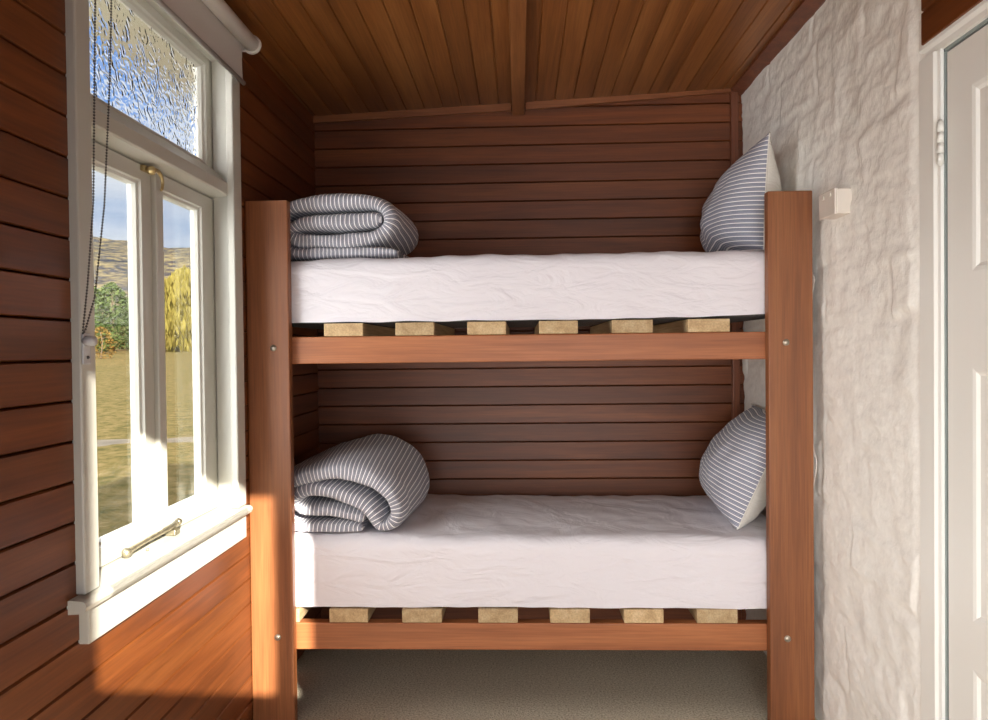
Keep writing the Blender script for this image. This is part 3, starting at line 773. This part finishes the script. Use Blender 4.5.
def tree(name, ang, dist, h, wd, mat, label, cat, n=2600, droop=False, seed=0, group=None, base=0.04):
    rnd = random.Random(seed); x0, y0 = dist * math.cos(R(ang)), dist * math.sin(R(ang)); z0 = gz(x0, y0) - 0.05
    root = thing(name, (x0, y0, z0), label, cat, group)
    m = MB(); m.tube([(x0, y0, z0), (x0 + 0.1, y0, z0 + h * 0.5), (x0, y0, z0 + h * 0.85)], [0.05 * h * 0.5, 0.03 * h * 0.5, 0.01 * h], n=8); m.build('trunk', M['bark'], root)
    m = MB()
    for i in range(n):
        f_ = rnd.random(); a = rnd.random() * 6.283
        zz = base + (1 - base) * f_
        pr = (math.sin(math.pi * min(1, (zz * 0.93 + 0.07)) ** 0.8) ** 0.6) if not droop else (math.sin(math.pi * min(1.0, zz * 0.86 + 0.16)) ** 0.5)
        pr *= 0.72 + 0.28 * noise.noise(Vector((a * 1.3, zz * 5, seed))) + 0.15 * noise.noise(Vector((a * 4, zz * 12, seed)))
        rr = wd / 2 * pr * (0.55 + 0.45 * rnd.random() ** 0.4)
        p = Vector((x0 + rr * math.cos(a), y0 + rr * math.sin(a), z0 + h * zz))
        s_ = h * (0.014 + 0.022 * rnd.random())
        e1 = Vector((rnd.uniform(-1, 1), rnd.uniform(-1, 1), rnd.uniform(-.6, .6))).normalized() * s_
        e2 = Vector((rnd.uniform(-1, 1), rnd.uniform(-1, 1), rnd.uniform(-.6, .6))).normalized() * s_
        if droop: e2 = Vector((rnd.uniform(-.2, .2), rnd.uniform(-.2, .2), -1)) * s_ * 2.6; e1 *= 0.6
        m.add([p - e1, p - e2 * 0.7, p + e1, p + e2], [[0, 1, 2, 3]], tone=min(1, max(0, 0.25 + 0.5 * rnd.random() + 0.25 * zz)))
    m.build('foliage', mat, root, recalc=False)
    return root
G = 'trees along the far edge of the paddock'
def deg(px): # bearing of a picture column
    return 90 + 2.05 + math.degrees(math.atan((494 - px) / 735))
tree('conifer', deg(93), 57, 4.6, 4.2, M['leaf_green'], 'green bushy tree at the left edge of the view through the left pane', 'tree', seed=1)
tree('conifer', deg(113), 63, 5.2, 4.4, M['leaf_green'], 'taller green tree in the middle of the left pane beyond the paddock', 'tree', seed=2)
tree('conifer', deg(131), 75, 4.5, 4.0, M['leaf_green'], 'green bushy tree beside the frame at the right of the left pane', 'tree', seed=3)
tree('conifer', deg(163), 82, 5.0, 2.6, M['leaf_green'], 'narrow dark green tree just left of the yellow willow', 'tree', seed=6)
tree('willow', deg(186), 60, 6.2, 6.4, M['leaf_yellow'], 'yellow autumn willow seen through the right pane', 'tree', n=5200, droop=True, seed=5)
tree('shrub', deg(101), 48, 1.9, 2.2, M['leaf_orange'], 'low orange brown shrub in front of the green trees', 'shrub', n=900, seed=7)

# ------------------------------------------------------------------ sun, sky, camera
sd = bpy.data.lights.new('sun', 'SUN'); sd.energy = 16.0; sd.angle = R(0.6); sd.color = (1.0, 0.94, 0.82)
so_ = bpy.data.objects.new('sun', sd); COL.objects.link(so_)
so_.rotation_euler = Vector((-0.55, 1.0, -0.48)).to_track_quat('-Z', 'Y').to_euler(); so_.location = (4, -6, 5)

GLOW = 8.0     # peak of a sky glow added out of view, window side, to brighten the room
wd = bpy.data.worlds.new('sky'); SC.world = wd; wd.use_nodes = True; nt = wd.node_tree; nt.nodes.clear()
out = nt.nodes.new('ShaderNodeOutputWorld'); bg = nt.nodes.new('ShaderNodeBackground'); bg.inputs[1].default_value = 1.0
tc = nt.nodes.new('ShaderNodeTexCoord'); mp = nt.nodes.new('ShaderNodeMapping'); mp.inputs['Scale'].default_value = (1, 1, 3.2)
nz1 = nt.nodes.new('ShaderNodeTexNoise'); nz1.inputs['Scale'].default_value = 3.0; nz1.inputs['Detail'].default_value = 7; nz1.inputs['Roughness'].default_value = 0.55
rp = nt.nodes.new('ShaderNodeValToRGB'); cr = rp.color_ramp
cr.elements[0].position = 0.40; cr.elements[0].color = srgb(176, 196, 226); cr.elements[1].position = 0.60; cr.elements[1].color = srgb(236, 240, 246)
# deeper blue overhead
sx = nt.nodes.new('ShaderNodeSeparateXYZ'); mr = nt.nodes.new('ShaderNodeMapRange'); mr.inputs[1].default_value = 0.25; mr.inputs[2].default_value = 0.36
rp2 = nt.nodes.new('ShaderNodeValToRGB'); c2 = rp2.color_ramp
c2.elements[0].position = 0.50; c2.elements[0].color = srgb(104, 160, 236); c2.elements[1].position = 0.57; c2.elements[1].color = srgb(250, 250, 252)
mx = nt.nodes.new('ShaderNodeMix'); mx.data_type = 'RGBA'
L = nt.links.new
L(tc.outputs['Generated'], mp.inputs[0]); L(mp.outputs[0], nz1.inputs['Vector']); L(nz1.outputs['Fac'], rp.inputs[0]); L(nz1.outputs['Fac'], rp2.inputs[0])
L(tc.outputs['Generated'], sx.inputs[0]); L(sx.outputs['Z'], mr.inputs[0]); L(mr.outputs[0], mx.inputs[0])
L(rp.outputs[0], mx.inputs[6]); L(rp2.outputs[0], mx.inputs[7]); 
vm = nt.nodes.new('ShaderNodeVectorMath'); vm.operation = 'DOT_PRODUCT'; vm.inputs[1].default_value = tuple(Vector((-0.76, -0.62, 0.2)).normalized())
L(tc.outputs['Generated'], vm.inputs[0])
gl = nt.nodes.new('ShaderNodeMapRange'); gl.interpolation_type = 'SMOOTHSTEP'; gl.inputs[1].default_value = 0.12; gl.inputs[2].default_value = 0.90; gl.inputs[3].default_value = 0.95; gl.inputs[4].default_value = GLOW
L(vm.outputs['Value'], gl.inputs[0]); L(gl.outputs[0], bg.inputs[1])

tint = nt.nodes.new('ShaderNodeMix'); tint.data_type = 'RGBA'; tint.inputs[7].default_value = (1.0, 0.99, 0.975, 1)
tr_ = nt.nodes.new('ShaderNodeMapRange'); tr_.inputs[1].default_value = 0.22; tr_.inputs[2].default_value = 0.6
L(vm.outputs['Value'], tr_.inputs[0]); L(tr_.outputs[0], tint.inputs[0]); L(mx.outputs[2], tint.inputs[6])
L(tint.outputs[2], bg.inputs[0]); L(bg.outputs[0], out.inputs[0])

for (c_, sx_, sy_, nrm) in (((XL - 0.09, 1.99, 1.53), 0.82, 1.48, (1, 0, 0)), ((0.51, YF - 0.02, 1.905), 0.6, 0.7, (0, 1, 0)), ((0.0925, YF - 0.02, 0.775), 1.785, 1.05, (0, 1, 0))):
    pd = bpy.data.lights.new('daylight_portal', 'AREA'); pd.shape = 'RECTANGLE'; pd.size = sx_; pd.size_y = sy_; pd.cycles.is_portal = True
    po = bpy.data.objects.new('daylight_portal', pd); COL.objects.link(po); po.location = c_
    po.rotation_euler = Vector(nrm).to_track_quat('-Z', 'Y').to_euler()
cam = bpy.data.cameras.new('camera'); cam.sensor_fit = 'HORIZONTAL'; cam.sensor_width = 36.0; cam.lens = 36.0 * 735 / 988; cam.clip_start = 0.02; cam.clip_end = 3000
co = bpy.data.objects.new('camera', cam); COL.objects.link(co)
a_, p_, r_ = R(2.05), R(-0.80), R(0.63)
Fd = Vector((-math.sin(a_) * math.cos(p_), math.cos(a_) * math.cos(p_), math.sin(p_)))
r0 = Vector((math.cos(a_), math.sin(a_), 0)); u0 = r0.cross(Fd)
rt = r0 * math.cos(r_) - u0 * math.sin(r_); upv = u0 * math.cos(r_) + r0 * math.sin(r_)
Mx = Matrix((rt, upv, -Fd)).transposed().to_4x4(); Mx.translation = Vector((0, 0, 1.30)); co.matrix_world = Mx
SC.camera = co
SC.view_settings.view_transform = 'Standard'; SC.view_settings.look = 'None'; SC.view_settings.exposure = 0.24; SC.view_settings.gamma = 1.0
SC.view_settings.use_curve_mapping = False
